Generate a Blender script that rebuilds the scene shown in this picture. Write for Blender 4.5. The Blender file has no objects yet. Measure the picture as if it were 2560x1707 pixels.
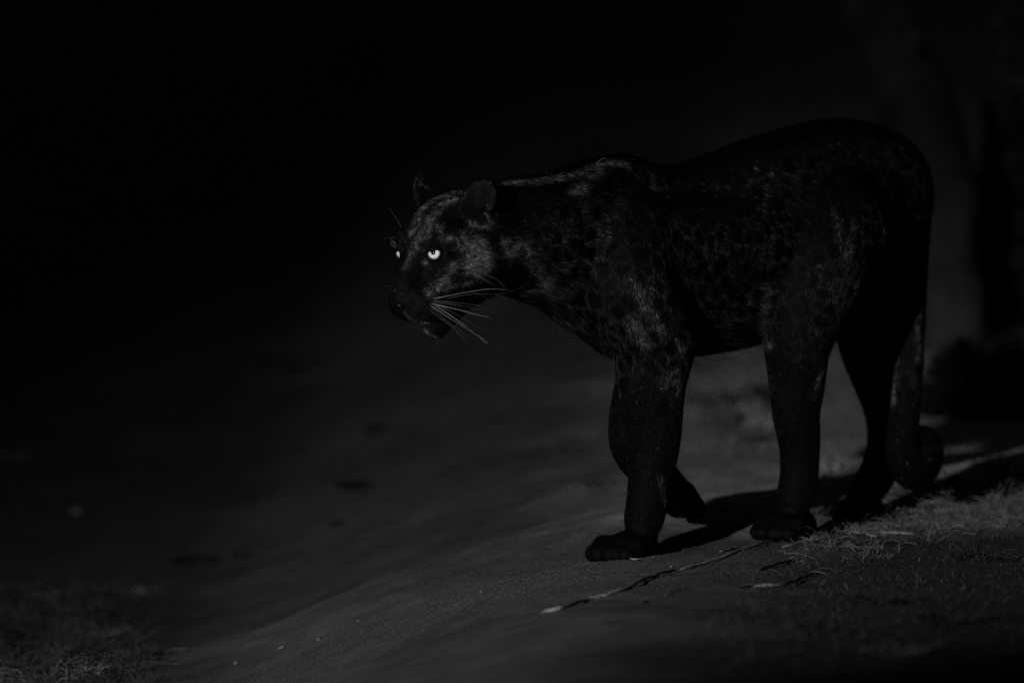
import bpy, math, random
import numpy as np
from mathutils import Vector, Matrix

random.seed(11)
RNG = np.random.default_rng(11)
SC = bpy.context.scene
COL = SC.collection
R = math.radians

# ------------------------------------------------------------------ camera
W, H, F = 2560.0, 1707.0, 14780.0          # photograph's pixels, focal length in those pixels
HOR = 365.0                                # row of the horizon at lens height
CAM = np.array([0.0, -10.0, 0.70])
PITCH = math.atan((H / 2 - HOR) / F)
cam_d = bpy.data.cameras.new('camera')
cam = bpy.data.objects.new('camera', cam_d)
COL.objects.link(cam)
cam.location = CAM
cam.rotation_euler = (math.pi / 2 - PITCH, 0, 0)
cam_d.sensor_width = 36.0
cam_d.lens = F / W * 36.0
cam_d.clip_start = 0.1
cam_d.clip_end = 400.0
cam_d.dof.use_dof = True
cam_d.dof.focus_distance = 9.86
cam_d.dof.aperture_fstop = 2.9
SC.camera = cam

# ------------------------------------------------------------------ night sky, the flash lamp, exposure
world = bpy.data.worlds.new('World')
SC.world = world
world.use_nodes = True
bgn = world.node_tree.nodes['Background']
bgn.inputs['Color'].default_value = (1, 1, 1, 1)
bgn.inputs['Strength'].default_value = 0.005

LAZ, LEL, LDIST = R(20.0), R(7.5), 9.0       # low flash standing left of the camera
LAMP = np.array([0.2, 0.1, 0.35]) + LDIST * np.array([-math.sin(LAZ) * math.cos(LEL), -math.cos(LAZ) * math.cos(LEL), math.sin(LEL)])
AIM = np.array([-0.10, 0.30, 0.61])
ld = bpy.data.lights.new('flash_lamp', 'SPOT')
ld.energy = 2100.0
ld.spot_size = R(27.5)
ld.spot_blend = 1.0
ld.shadow_soft_size = 0.05
lamp = bpy.data.objects.new('flash_lamp', ld)
COL.objects.link(lamp)
lamp.location = LAMP
lamp.rotation_euler = Vector(AIM - LAMP).to_track_quat('-Z', 'Y').to_euler()

SC.view_settings.view_transform = 'Standard'
SC.view_settings.look = 'None'
SC.view_settings.exposure = 0.0
SC.view_settings.gamma = 1.0
SC.view_settings.use_curve_mapping = False
SC.render.engine = 'CYCLES'
SC.cycles.max_bounces = 4
SC.cycles.diffuse_bounces = 2
SC.cycles.glossy_bounces = 2
SC.cycles.use_denoising = False
SC.cycles_curves.shape = 'RIBBONS'

# ------------------------------------------------------------------ helpers
def tag(o, label=None, cat=None, group=None, kind=None):
    if label: o['label'] = label
    if cat: o['category'] = cat
    if group: o['group'] = group
    if kind: o['kind'] = kind
    return o

def empty(name, loc, label, cat, group=None):
    o = bpy.data.objects.new(name, None)
    COL.objects.link(o)
    o.location = loc
    o.empty_display_size = 0.1
    return tag(o, label, cat, group)

def mesh_obj(name, verts, faces, mat, parent=None, smooth=True, loc=None):
    me = bpy.data.meshes.new(name)
    if isinstance(verts, np.ndarray): verts = verts.tolist()
    if isinstance(faces, np.ndarray): faces = faces.tolist()
    me.from_pydata(verts, [], faces)
    me.materials.append(mat)
    if smooth:
        me.polygons.foreach_set('use_smooth', [True] * len(me.polygons))
    me.update()
    o = bpy.data.objects.new(name, me)
    COL.objects.link(o)
    if loc is not None: o.location = loc
    if parent is not None:
        o.parent = parent
    return o

def local(parent, pts):
    return np.asarray(pts, float) - np.array(parent.location)

def mat_new(name, col, rough=0.8, spec=0.3):
    m = bpy.data.materials.new(name)
    m.use_nodes = True
    b = m.node_tree.nodes['Principled BSDF']
    b.inputs['Base Color'].default_value = (col, col, col, 1)
    b.inputs['Roughness'].default_value = rough
    b.inputs['Specular IOR Level'].default_value = spec
    return m, m.node_tree.nodes, m.node_tree.links, b

def noisy_mat(name, c0, c1, scale, rough=0.8, spec=0.2, bump=0.0, bscale=None, bdist=0.004):
    m, N, L, b = mat_new(name, c0, rough, spec)
    tc = N.new('ShaderNodeTexCoord')
    nz = N.new('ShaderNodeTexNoise'); nz.inputs['Scale'].default_value = scale; nz.inputs['Detail'].default_value = 6
    cr = N.new('ShaderNodeValToRGB')
    cr.color_ramp.elements[0].position = 0.35; cr.color_ramp.elements[0].color = (c0, c0, c0, 1)
    cr.color_ramp.elements[1].position = 0.68; cr.color_ramp.elements[1].color = (c1, c1, c1, 1)
    L.new(tc.outputs['Object'], nz.inputs['Vector'])
    L.new(nz.outputs['Fac'], cr.inputs['Fac'])
    L.new(cr.outputs['Color'], b.inputs['Base Color'])
    if bump:
        n2 = N.new('ShaderNodeTexNoise'); n2.inputs['Scale'].default_value = bscale or scale * 4; n2.inputs['Detail'].default_value = 8
        bp = N.new('ShaderNodeBump'); bp.inputs['Strength'].default_value = bump; bp.inputs['Distance'].default_value = bdist
        L.new(tc.outputs['Object'], n2.inputs['Vector'])
        L.new(n2.outputs['Fac'], bp.inputs['Height'])
        L.new(bp.outputs['Normal'], b.inputs['Normal'])
    return m

def frames(pts):
    """parallel-ish frames along a polyline"""
    pts = np.asarray(pts, float)
    t = np.gradient(pts, axis=0)
    t /= np.linalg.norm(t, axis=1)[:, None] + 1e-12
    ref = np.array([0.13, 0.31, 0.94])
    u = np.cross(t, ref); u /= np.linalg.norm(u, axis=1)[:, None] + 1e-12
    v = np.cross(t, u)
    return t, u, v

def tube(pts, radii, sides=6):
    pts = np.asarray(pts, float)
    n = len(pts)
    radii = np.broadcast_to(np.asarray(radii, float), (n,))
    _, u, v = frames(pts)
    a = np.arange(sides) / sides * 2 * math.pi
    ring = np.cos(a)[None, :, None] * u[:, None, :] + np.sin(a)[None, :, None] * v[:, None, :]
    V = (pts[:, None, :] + ring * radii[:, None, None]).reshape(-1, 3).tolist()
    Fc = []
    for i in range(n - 1):
        for j in range(sides):
            k = (j + 1) % sides
            Fc.append((i * sides + j, i * sides + k, (i + 1) * sides + k, (i + 1) * sides + j))
    Fc.append(tuple(range(sides - 1, -1, -1)))
    Fc.append(tuple(range((n - 1) * sides, n * sides)))
    return V, Fc

def spline(pts, n=14):
    pts = np.asarray(pts, float)
    if len(pts) == 2:
        return pts[0] + (pts[1] - pts[0]) * np.linspace(0, 1, n)[:, None]
    P = np.vstack([2 * pts[0] - pts[1], pts, 2 * pts[-1] - pts[-2]])
    out = []
    m = len(pts) - 1
    for u in np.linspace(0, m - 1e-6, n):
        i = int(u); t = u - i
        p0, p1, p2, p3 = P[i], P[i + 1], P[i + 2], P[i + 3]
        out.append(0.5 * ((2 * p1) + (-p0 + p2) * t + (2 * p0 - 5 * p1 + 4 * p2 - p3) * t * t + (-p0 + 3 * p1 - 3 * p2 + p3) * t ** 3))
    return np.array(out)

_lat = RNG.random((256, 256))
def vnoise(x, y, s):
    x = np.asarray(x) * s + 91.7; y = np.asarray(y) * s + 37.3
    xi = np.floor(x).astype(int); yi = np.floor(y).astype(int)
    fx = x - xi; fy = y - yi
    fx = fx * fx * (3 - 2 * fx); fy = fy * fy * (3 - 2 * fy)
    g = lambda a, b: _lat[a % 256, b % 256]
    return ((g(xi, yi) * (1 - fx) + g(xi + 1, yi) * fx) * (1 - fy) + (g(xi, yi + 1) * (1 - fx) + g(xi + 1, yi + 1) * fx) * fy) - 0.5

def sig(x):
    return 1 / (1 + np.exp(-np.clip(x, -40, 40)))

# ------------------------------------------------------------------ rays of the photograph (used to lay out real positions on the ground)
CP, SP = math.cos(PITCH), math.sin(PITCH)
def ray(px, py):
    a = (px - W / 2) / F; b = -(py - H / 2) / F
    return np.array([a, CP + b * SP, -SP + b * CP])

# ------------------------------------------------------------------ the ground
E1, E2 = 0.4, -0.05
def ground_z(x, y, detail=True):
    x = np.asarray(x, float); y = np.asarray(y, float)
    u = 0.06 * np.log1p(np.exp(np.clip((0.15 - x) / 0.06, -40, 40)))     # soft shoulder of the bank
    left = -(0.20 * np.minimum(u, 0.55) + 0.25 * np.minimum(u, 0.55) ** 2)
    u2 = np.clip(u - 0.55, 0, None)
    left = left - 0.42 * 0.25 * (1 - np.exp(-u2 / 0.25))
    # crest of the sandy bank: beyond it the ground climbs towards the lamp, then flattens, then climbs on
    yc = np.maximum(0.16 + 1.35 * np.clip(x - 0.22, -0.3, 3.0), 0.05)
    e = y - yc
    base = 0.04 * np.clip(np.minimum(y, yc), 0, 3.0) + 0.11 * np.clip(e, 0, E1) + E2 * np.clip(e - E1, 0, 1.4 - E1)
    back = np.clip(e - 1.4, 0, None)
    base = base + np.where(back < 40, 0.064 * back, 0.064 * 40 + 0.04 * (back - 40))
    base = base + 0.008 * np.exp(-((e - 0.02) / 0.05) ** 2) * sig((x - 0.2) / 0.05)
    z = left + base
    # low ridge where the straw lies, right foreground
    d = y + 0.10 - 0.45 * (x - 0.1)
    z = z + 0.012 * np.exp(-(d / 0.09) ** 2) * sig((x - 0.1) / 0.08)
    z = z + 0.05 * vnoise(x, y, 0.9) * np.clip((np.hypot(x, y) - 1.2) / 2, 0, 1) + 0.5 * vnoise(x, y, 0.13) * np.clip((np.hypot(x, y) - 4) / 10, 0, 1)
    if detail:
        z = z + 0.014 * vnoise(x, y, 2.7) + 0.010 * vnoise(x, y, 6.0) + 0.003 * vnoise(x, y, 17.0) + 0.0018 * vnoise(x, y * 1.5, 55.0)
    return z

def on_ground(px, py):
    d = ray(px, py)
    t = 6.5
    while t < 120:
        p = CAM + d * t
        if p[2] < float(ground_z(p[0], p[1])):
            lo, hi = t - (0.06 if t < 16.1 else 0.2), t
            for _ in range(18):
                m = (lo + hi) / 2
                p = CAM + d * m
                if p[2] < float(ground_z(p[0], p[1])): hi = m
                else: lo = m
            return CAM + d * hi
        t += 0.06 if t < 16 else 0.2
    return CAM + d * 60

def axis_coords(f0, f1, step, lo, hi, g=1.16):
    c = list(np.arange(f0, f1, step))
    s = step; x = f0
    left = []
    while x > lo:
        s *= g; x -= s; left.append(x)
    s = step; x = c[-1]; right = []
    while x < hi:
        s *= g; x += s; right.append(x)
    return np.array(left[::-1] + c + right)

gx = axis_coords(-0.75, 1.05, 0.0075, -150, 150)
gy = axis_coords(-1.3, 1.6, 0.0095, -30, 260)
GX, GY = np.meshgrid(gx, gy)
GZ = ground_z(GX, GY)
nx, ny = len(gx), len(gy)
idx = np.arange(nx * ny).reshape(ny, nx)
gf = np.stack([idx[:-1, :-1], idx[:-1, 1:], idx[1:, 1:], idx[1:, :-1]], -1).reshape(-1, 4)
gm, N, L, b = mat_new('sandy_soil', 0.1, 0.9, 0.25)
tc = N.new('ShaderNodeTexCoord')
def noise(scale, det, vec=None, rough=0.6):
    n = N.new('ShaderNodeTexNoise'); n.inputs['Scale'].default_value = scale; n.inputs['Detail'].default_value = det
    n.inputs['Roughness'].default_value = rough
    L.new(vec or tc.outputs['Object'], n.inputs['Vector']); return n
def ramp(src, p0, c0, p1, c1):
    r = N.new('ShaderNodeValToRGB')
    r.color_ramp.elements[0].position = p0; r.color_ramp.elements[0].color = (c0, c0, c0, 1)
    r.color_ramp.elements[1].position = p1; r.color_ramp.elements[1].color = (c1, c1, c1, 1)
    L.new(src, r.inputs['Fac']); return r
def mix(mode, fac, a, bb):
    m = N.new('ShaderNodeMixRGB'); m.blend_type = mode; m.inputs['Fac'].default_value = fac
    L.new(a, m.inputs['Color1']); L.new(bb, m.inputs['Color2']); return m
r1 = ramp(noise(1.6, 5).outputs['Fac'], 0.3, 0.075, 0.7, 0.135)
r2 = ramp(noise(14, 6).outputs['Fac'], 0.3, 0.62, 0.65, 1.1)
r3 = ramp(noise(420, 3).outputs['Fac'], 0.3, 0.55, 0.75, 1.5)
m1 = mix('MULTIPLY', 1.0, r1.outputs['Color'], r2.outputs['Color'])
m2 = mix('MULTIPLY', 1.0, m1.outputs['Color'], r3.outputs['Color'])
sx = N.new('ShaderNodeSeparateXYZ'); L.new(tc.outputs['Object'], sx.inputs[0])
def mth(op, a, c, d=None):
    m = N.new('ShaderNodeMath'); m.operation = op
    for i, v in enumerate((a, c, d)):
        if v is None: continue
        if isinstance(v, (int, float)): m.inputs[i].default_value = v
        else: L.new(v, m.inputs[i])
    return m.outputs[0]
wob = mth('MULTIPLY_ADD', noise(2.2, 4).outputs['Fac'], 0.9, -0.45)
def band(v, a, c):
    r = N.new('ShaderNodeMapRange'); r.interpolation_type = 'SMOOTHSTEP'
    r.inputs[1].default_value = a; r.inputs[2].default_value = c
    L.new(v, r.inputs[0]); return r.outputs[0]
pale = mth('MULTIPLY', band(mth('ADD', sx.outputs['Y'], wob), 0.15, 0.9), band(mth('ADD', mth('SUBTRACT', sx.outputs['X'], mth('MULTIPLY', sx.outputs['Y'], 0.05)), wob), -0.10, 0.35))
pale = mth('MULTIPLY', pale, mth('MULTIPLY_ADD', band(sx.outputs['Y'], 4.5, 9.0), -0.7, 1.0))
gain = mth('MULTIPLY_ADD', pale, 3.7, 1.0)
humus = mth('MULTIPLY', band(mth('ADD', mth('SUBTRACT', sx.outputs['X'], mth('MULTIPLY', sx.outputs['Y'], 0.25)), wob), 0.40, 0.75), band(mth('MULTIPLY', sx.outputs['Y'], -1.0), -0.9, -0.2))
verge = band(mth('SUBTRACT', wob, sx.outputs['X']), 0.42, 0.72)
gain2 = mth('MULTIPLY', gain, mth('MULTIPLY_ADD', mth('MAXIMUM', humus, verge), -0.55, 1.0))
m3 = N.new('ShaderNodeVectorMath'); m3.operation = 'SCALE'
L.new(m2.outputs['Color'], m3.inputs[0]); L.new(gain2, m3.inputs['Scale'])
L.new(m3.outputs['Vector'], b.inputs['Base Color'])
h1 = noise(70, 8, rough=0.7); h2 = noise(520, 2)
bp1 = N.new('ShaderNodeBump'); bp1.inputs['Strength'].default_value = 0.13; bp1.inputs['Distance'].default_value = 0.004
bp2 = N.new('ShaderNodeBump'); bp2.inputs['Strength'].default_value = 0.5; bp2.inputs['Distance'].default_value = 0.0012
L.new(h1.outputs['Fac'], bp1.inputs['Height']); L.new(h2.outputs['Fac'], bp2.inputs['Height'])
L.new(bp1.outputs['Normal'], bp2.inputs['Normal']); L.new(bp2.outputs['Normal'], b.inputs['Normal'])
ground = mesh_obj('ground', np.stack([GX, GY, GZ], -1).reshape(-1, 3), gf, gm)
tag(ground, kind='structure')

# ------------------------------------------------------------------ the leopard: a body grown from a skeleton
TH = R(45.0)                                                    # how far the animal turns towards the lens
fwd = np.array([-math.cos(TH), -math.sin(TH), 0.0])             # where it walks
side = np.array([math.sin(TH), -math.cos(TH), 0.0])             # its near flank
UP = np.array([0, 0, 1.0])
O0 = CAM + ray(1540, 450) / ray(1540, 450)[1] * 10.1

def P(px, py, s=0.0):
    d = ray(px, py)
    t = (np.dot(O0 - CAM, side) + s) / np.dot(d, side)
    return CAM + d * t
def RAD(px, py, s, r):
    return r * (P(px, py, s)[1] - CAM[1]) / F - 0.0055      # room for the coat

prims = []       # (a, b, ra, rb, k, flow, hair length)
def cone(a, b, ra, rb, k=0.02, flow=None, hl=0.014):
    a = np.asarray(a, float); b = np.asarray(b, float)
    fl = (b - a) if flow is None else np.asarray(flow, float)
    n = np.linalg.norm(fl)
    fl = fl / n if n > 1e-9 else -fwd
    prims.append((a, b, ra, rb, k, fl, hl))
def chain(pts, k=0.02, hl=0.014, flow=None):
    if len(pts) > 3:                                            # smooth the skeleton between its joints
        u = np.linspace(0, len(pts) - 1, 3 * (len(pts) - 1) + 1)
        cols = spline(np.array(pts, float), len(u))
        pts = [tuple(c) for c in cols]
    for q0, q1 in zip(pts[:-1], pts[1:]):
        cone(P(*q0[:3]), P(*q1[:3]), RAD(*q0), RAD(*q1), k, flow, hl)

back_flow = -fwd * 0.9 - UP * 0.35
# spine and ribcage
chain([(1245, 548, 0, 88), (1335, 556, 0, 106), (1440, 556, 0, 128), (1530, 500, 0, 92)], 0.03, 0.020)
chain([(1440, 520, 0, 90), (1538, 466, 0, 68), (1590, 490, 0, 78), (1650, 522, 0, 92), (1760, 502, 0, 100), (1880, 470, 0, 112),
       (2000, 440, 0, 118), (2100, 428, 0, 121), (2190, 452, 0, 120), (2232, 500, 0, 96)], 0.03, 0.014, back_flow)
chain([(1290, 632, 0, 102), (1390, 645, 0, 112), (1480, 700, 0, 122), (1580, 730, 0, 140), (1700, 732, 0, 144), (1830, 720, 0, 138),
       (1950, 690, 0, 130), (2080, 640, 0, 130)], 0.03, 0.020)
for sg in (-1, 1):
    chain([(1480, 640, sg * 0.02, 100), (1570, 620, sg * 0.035, 122), (1750, 620, sg * 0.038, 126), (1950, 575, sg * 0.034, 124),
           (2120, 520, sg * 0.035, 122)], 0.03, 0.014, back_flow)
chain([(1500, 720, 0, 95), (1560, 800, 0, 92)], 0.03, 0.018)
# near foreleg
chain([(1585, 560, 0.07, 88), (1560, 700, 0.085, 98), (1600, 790, 0.09, 98), (1640, 860, 0.09, 88), (1628, 930, 0.088, 80),
       (1630, 1020, 0.085, 69), (1634, 1110, 0.083, 58), (1626, 1190, 0.083, 46), (1618, 1255, 0.083, 42), (1604, 1325, 0.083, 42)], 0.025, 0.011)
cone(P(1655, 1195, 0.083), P(1668, 1262, 0.083), 0.012, 0.010, 0.008, -UP, 0.008)
# far foreleg, wrist bent, toes just leaving the ground
chain([(1555, 640, -0.07, 95), (1590, 780, -0.085, 90), (1640, 880, -0.085, 78), (1605, 985, -0.083, 68), (1582, 1075, -0.08, 56),
       (1598, 1135, -0.08, 54), (1648, 1195, -0.08, 46), (1690, 1240, -0.08, 40)], 0.022, 0.011)
# near hind leg
chain([(2095, 520, 0.075, 112), (2050, 640, 0.092, 122), (2012, 760, 0.092, 100), (1990, 850, 0.09, 72), (1993, 950, 0.088, 64),
       (1990, 1040, 0.086, 50), (1999, 1110, 0.084, 43), (1997, 1200, 0.082, 41), (1980, 1275, 0.08, 38)], 0.025, 0.011)
chain([(2120, 600, 0.08, 105), (2068, 740, 0.085, 72), (2012, 900, 0.085, 44)], 0.03, 0.012)
# far hind leg
chain([(2150, 500, -0.07, 105), (2195, 680, -0.085, 105), (2172, 820, -0.085, 80), (2188, 930, -0.083, 60), (2214, 1030, -0.08, 47),
       (2222, 1095, -0.08, 46), (2196, 1180, -0.08, 43), (2150, 1250, -0.08, 38)], 0.022, 0.012)
chain([(2215, 600, -0.07, 95), (2225, 760, -0.075, 70), (2235, 960, -0.08, 40), (2232, 1085, -0.08, 34)], 0.03, 0.012)
# tail
chain([(2255, 455, 0, 62), (2280, 530, 0, 46), (2277, 650, 0, 42), (2274, 800, 0, 40), (2268, 950, 0, 38), (2258, 1070, 0, 38),
       (2258, 1140, 0.0, 38), (2278, 1186, 0.01, 33), (2314, 1172, 0.02, 30), (2328, 1120, 0.02, 27), (2312, 1084, 0.02, 22)], 0.018, 0.018)

def paw(base, d, w, ln, rt, k=0.008, tilt=0.0, heel=0.025):
    """pad and four toes; base is the middle of the paw on the ground"""
    d = d / np.linalg.norm(d)
    up = UP - d * np.dot(UP, d); up /= np.linalg.norm(up)
    nn = np.cross(up, d); nn /= np.linalg.norm(nn)
    cone(base - d * 0.026 + up * heel, base + d * 0.016 + up * (rt * 1.75), heel, rt * 1.6, 0.012, d, 0.006)
    for i, o in enumerate((-1.35, -0.48, 0.48, 1.35)):
        l2 = ln * (1.0 if abs(o) < 1 else 0.82)
        a = base + nn * o * w * 0.3 + up * rt * 1.7 + d * 0.004
        m_ = base + nn * o * w * 0.34 + up * rt * 1.72 + d * l2 * 0.55
        e = base + nn * o * w * 0.34 + up * rt * 0.95 + d * l2
        cone(a, m_, rt * 1.02, rt * 1.05, k * 1.2, d, 0.0032)
        cone(m_, e, rt * 1.05, rt * 0.92, k * 0.9, d, 0.0032)

paw_n = P(1582, 1404, 0.083)
paw(paw_n, fwd, 0.082, 0.070, 0.0160)
paw_h = P(1982, 1349, 0.08)
paw(paw_h, fwd, 0.078, 0.064, 0.0152)
paw_g = P(2145, 1310, -0.08)
paw(paw_g, fwd, 0.078, 0.062, 0.0152)
# bent far forepaw: toes point down and back
dd = P(1716, 1274, -0.08) - P(1682, 1228, -0.08)
dd /= np.linalg.norm(dd)
nb = side
for o in (-1.35, -0.48, 0.48, 1.35):
    a = P(1686, 1232, -0.08) + nb * o * 0.018
    e = P(1716, 1272, -0.08) + nb * o * 0.020
    cone(a, e, 0.021, 0.016, 0.007, dd, 0.007)
cone(P(1700, 1222, -0.08), P(1728, 1256, -0.08), 0.018, 0.014, 0.008, dd, 0.004)

# head
PH = R(20.0)
hf = fwd * math.cos(PH) - UP * math.sin(PH)
hn = side
hu = fwd * math.sin(PH) + UP * math.cos(PH)
EYE = {1: np.array([0.055, 0.042, 0.025]), -1: np.array([0.055, -0.042, 0.025])}
ep = P(1087, 634, 0.042)
HO = ep - (hf * EYE[1][0] + hn * EYE[1][1] + hu * EYE[1][2])
HS = 0.94
def Hd(a, b, c):
    e = EYE[1]
    a, b, c = e[0] + (a - e[0]) * HS, e[1] + (b - e[1]) * HS, e[2] + (c - e[2]) * HS
    return HO + hf * a + hn * b + hu * c
def hcone(p, q, ra, rb, k=0.015, flow=None, hl=0.009):
    fl = None if flow is None else hf * flow[0] + hn * flow[1] + hu * flow[2]
    cone(Hd(*p), Hd(*q), ra * HS, rb * HS, k, fl, hl)
HB = (-1, 0, 0.1)
hcone((-0.062, 0, 0.020), (-0.005, 0, 0.026), 0.072, 0.062, 0.03, HB, 0.011)
hcone((-0.05, 0, 0.045), (0.000, 0, 0.045), 0.055, 0.050, 0.02)
hcone((0.000, 0, 0.032), (0.040, 0, 0.036), 0.054, 0.036, 0.02, (-1, 0, 0.6))
hcone((0.040, 0, 0.034), (0.108, 0, -0.013), 0.030, 0.0215, 0.015, (-1, 0, 0.5), 0.006)
for sg in (-1, 1):
    hcone((0.054, sg * 0.022, -0.040), (0.098, sg * 0.0185, -0.051), 0.037, 0.0285, 0.012, (-0.8, sg * 0.6, -0.2), 0.006)
    hcone((0.048, sg * 0.030, -0.058), (0.080, sg * 0.026, -0.066), 0.030, 0.026, 0.014, (-0.8, sg * 0.5, -0.4), 0.006)
    hcone((0.035, sg * 0.036, -0.012), (-0.02, sg * 0.048, -0.022), 0.036, 0.044, 0.02, (-1, sg * 0.2, -0.3), 0.010)
    hcone((-0.02, sg * 0.046, -0.024), (-0.052, sg * 0.038, -0.028), 0.042, 0.046, 0.02, (-1, sg * 0.3, -0.4), 0.014)
    hcone((0.048, sg * 0.028, 0.046), (0.022, sg * 0.052, 0.043), 0.016, 0.016, 0.02, (-0.7, sg * 0.4, 0.6), 0.007)
hcone((-0.05, 0, -0.050), (0.035, 0, -0.080), 0.055, 0.034, 0.02, (-1, 0, -0.2), 0.012)
hcone((0.024, 0.002, -0.088), (0.062, 0.004, -0.108), 0.031, 0.0225, 0.010, (-0.6, 0, -0.8), 0.010)
hcone((0.110, 0, -0.020), (0.121, 0, -0.034), 0.018, 0.014, 0.008, (-1, 0, 0.5), 0.003)
cone(Hd(-0.060, 0.0, -0.012), P(1345, 590, 0.0), 0.074, RAD(1345, 590, 0, 108), 0.03, -fwd, 0.014)
for sg in (-1, 1):
    cone(Hd(-0.055, sg * 0.030, -0.018), P(1350, 600, sg * 0.03), 0.055, 0.060, 0.025, -fwd, 0.014)
# ears: fans of thin ribs that make a cup
for sg in (-1, 1):
    e0 = np.array([-0.048, sg * 0.062, 0.062])
    cup = np.array([0.72, sg * 0.60, 0.15]); cup /= np.linalg.norm(cup)
    wv = np.array([-0.60, sg * 0.72, 0.0]); wv -= cup * np.dot(wv, cup); wv /= np.linalg.norm(wv)
    hv = np.array([-0.12, sg * 0.26, 0.95]); hv -= cup * np.dot(hv, cup) * 0.5; hv /= np.linalg.norm(hv)
    for i in range(25):
        an = R(-32 + i * 244 / 24.0)
        x_, y_ = math.cos(an), math.sin(an)
        edge = abs(x_)
        r_ = e0 + wv * x_ * (0.031 if sg > 0 else 0.037 * (1 - 0.45 * max(y_, 0))) + hv * (0.022 + (0.016 if sg < 0 else 0.0) * max(y_, 0) + y_ * 0.034) + cup * (0.022 * edge ** 2 - 0.008)
        hcone(tuple(e0 + hv * 0.012 - cup * 0.010), tuple(r_), 0.0085, 0.0042, 0.006, tuple(hv + wv * x_), 0.0030)

# ---- signed distance field of all of that
STEP = 0.0038
allp = np.array([q for p in prims for q in (p[0] - max(p[2], p[3]), p[0] + max(p[2], p[3]), p[1] - max(p[2], p[3]), p[1] + max(p[2], p[3]))])
lo = allp.min(0) - 0.02; hi = allp.max(0) + 0.02
dims = np.ceil((hi - lo) / STEP).astype(int) + 1
D = np.full(dims, 0.06, np.float32)
axs = [(lo[i] + np.arange(dims[i]) * STEP).astype(np.float32) for i in range(3)]
def cone_dist(X, Y, Z, a, b, ra, rb):
    ab = b - a; L2 = float(ab @ ab) + 1e-12
    t = ((X - a[0]) * ab[0] + (Y - a[1]) * ab[1] + (Z - a[2]) * ab[2]) / L2
    t = np.clip(t, 0, 1)
    return np.sqrt((X - a[0] - ab[0] * t) ** 2 + (Y - a[1] - ab[1] * t) ** 2 + (Z - a[2] - ab[2] * t) ** 2) - (ra + (rb - ra) * t)
for (a, b_, ra, rb, k, fl, hl) in prims:
    m = max(ra, rb) + 0.05
    l_ = np.clip(np.floor((np.minimum(a, b_) - m - lo) / STEP).astype(int), 0, dims - 1)
    h_ = np.clip(np.ceil((np.maximum(a, b_) + m - lo) / STEP).astype(int) + 1, 1, dims)
    sl = tuple(slice(l_[i], h_[i]) for i in range(3))
    X = axs[0][sl[0]][:, None, None]; Y = axs[1][sl[1]][None, :, None]; Z = axs[2][sl[2]][None, None, :]
    d = cone_dist(X, Y, Z, a.astype(np.float32), b_.astype(np.float32), np.float32(ra), np.float32(rb))
    o = D[sl]
    h = np.clip(0.5 + 0.5 * (o - d) / k, 0, 1)
    D[sl] = (o * (1 - h) + d * h - k * h * (1 - h)).astype(np.float32)
# carve the eye sockets and the slit of the open mouth
def carve(c, r, k=0.006):
    l_ = np.clip(np.floor((c - r - 0.03 - lo) / STEP).astype(int), 0, dims - 1)
    h_ = np.clip(np.ceil((c + r + 0.03 - lo) / STEP).astype(int) + 1, 1, dims)
    sl = tuple(slice(l_[i], h_[i]) for i in range(3))
    X = axs[0][sl[0]][:, None, None]; Y = axs[1][sl[1]][None, :, None]; Z = axs[2][sl[2]][None, None, :]
    d = -(np.sqrt((X - c[0]) ** 2 + (Y - c[1]) ** 2 + (Z - c[2]) ** 2) - r)
    o = D[sl]
    h = np.clip(0.5 - 0.5 * (o - d) / k, 0, 1)
    D[sl] = (o * (1 - h) + d * h + k * h * (1 - h)).astype(np.float32)
for sg in (-1, 1):
    carve(Hd(0.062, sg * 0.045, 0.025), 0.0125)

def surface_nets(D):
    S = D < 0
    nx, ny, nz = D.shape
    cnt = np.zeros((nx - 1, ny - 1, nz - 1), np.int8)
    for i in (0, 1):
        for j in (0, 1):
            for k in (0, 1):
                cnt += S[i:nx - 1 + i, j:ny - 1 + j, k:nz - 1 + k]
    act = np.argwhere((cnt > 0) & (cnt < 8))
    cid = np.full(cnt.shape, -1, np.int32)
    cid[act[:, 0], act[:, 1], act[:, 2]] = np.arange(len(act))
    acc = np.zeros((len(act), 3)); num = np.zeros(len(act))
    cor = [(i, j, k) for i in (0, 1) for j in (0, 1) for k in (0, 1)]
    val = {c: D[act[:, 0] + c[0], act[:, 1] + c[1], act[:, 2] + c[2]].astype(float) for c in cor}
    for c in cor:
        for ax in range(3):
            if c[ax] == 0:
                e = list(c); e[ax] = 1; e = tuple(e)
                a, b = val[c], val[e]
                mk = (a < 0) != (b < 0)
                t = np.where(mk, a / np.where(mk, a - b, 1), 0)
                p = np.array(c, float)[None, :].repeat(len(act), 0)
                p[:, ax] += t
                acc[mk] += p[mk]; num[mk] += 1
    V = act + acc / num[:, None]
    Q = []
    for ax in range(3):
        sl0 = [slice(None)] * 3; sl1 = [slice(None)] * 3
        sl0[ax] = slice(0, -1); sl1[ax] = slice(1, None)
        a = S[tuple(sl0)]; b = S[tuple(sl1)]
        e = np.argwhere(a != b)
        u, w = (ax + 1) % 3, (ax + 2) % 3
        ok = (e[:, u] > 0) & (e[:, w] > 0) & (e[:, u] < D.shape[u] - 1) & (e[:, w] < D.shape[w] - 1)
        e = e[ok]
        fl = a[e[:, 0], e[:, 1], e[:, 2]]
        def at(du, dw):
            q = e.copy(); q[:, u] += du; q[:, w] += dw
            return cid[q[:, 0], q[:, 1], q[:, 2]]
        q = np.stack([at(-1, -1), at(0, -1), at(0, 0), at(-1, 0)], -1)
        q[~fl] = q[~fl][:, ::-1]
        Q.append(q)
    return V, np.vstack(Q)

BV, BQ = surface_nets(D)
BV = lo + BV * STEP
del D
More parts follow.
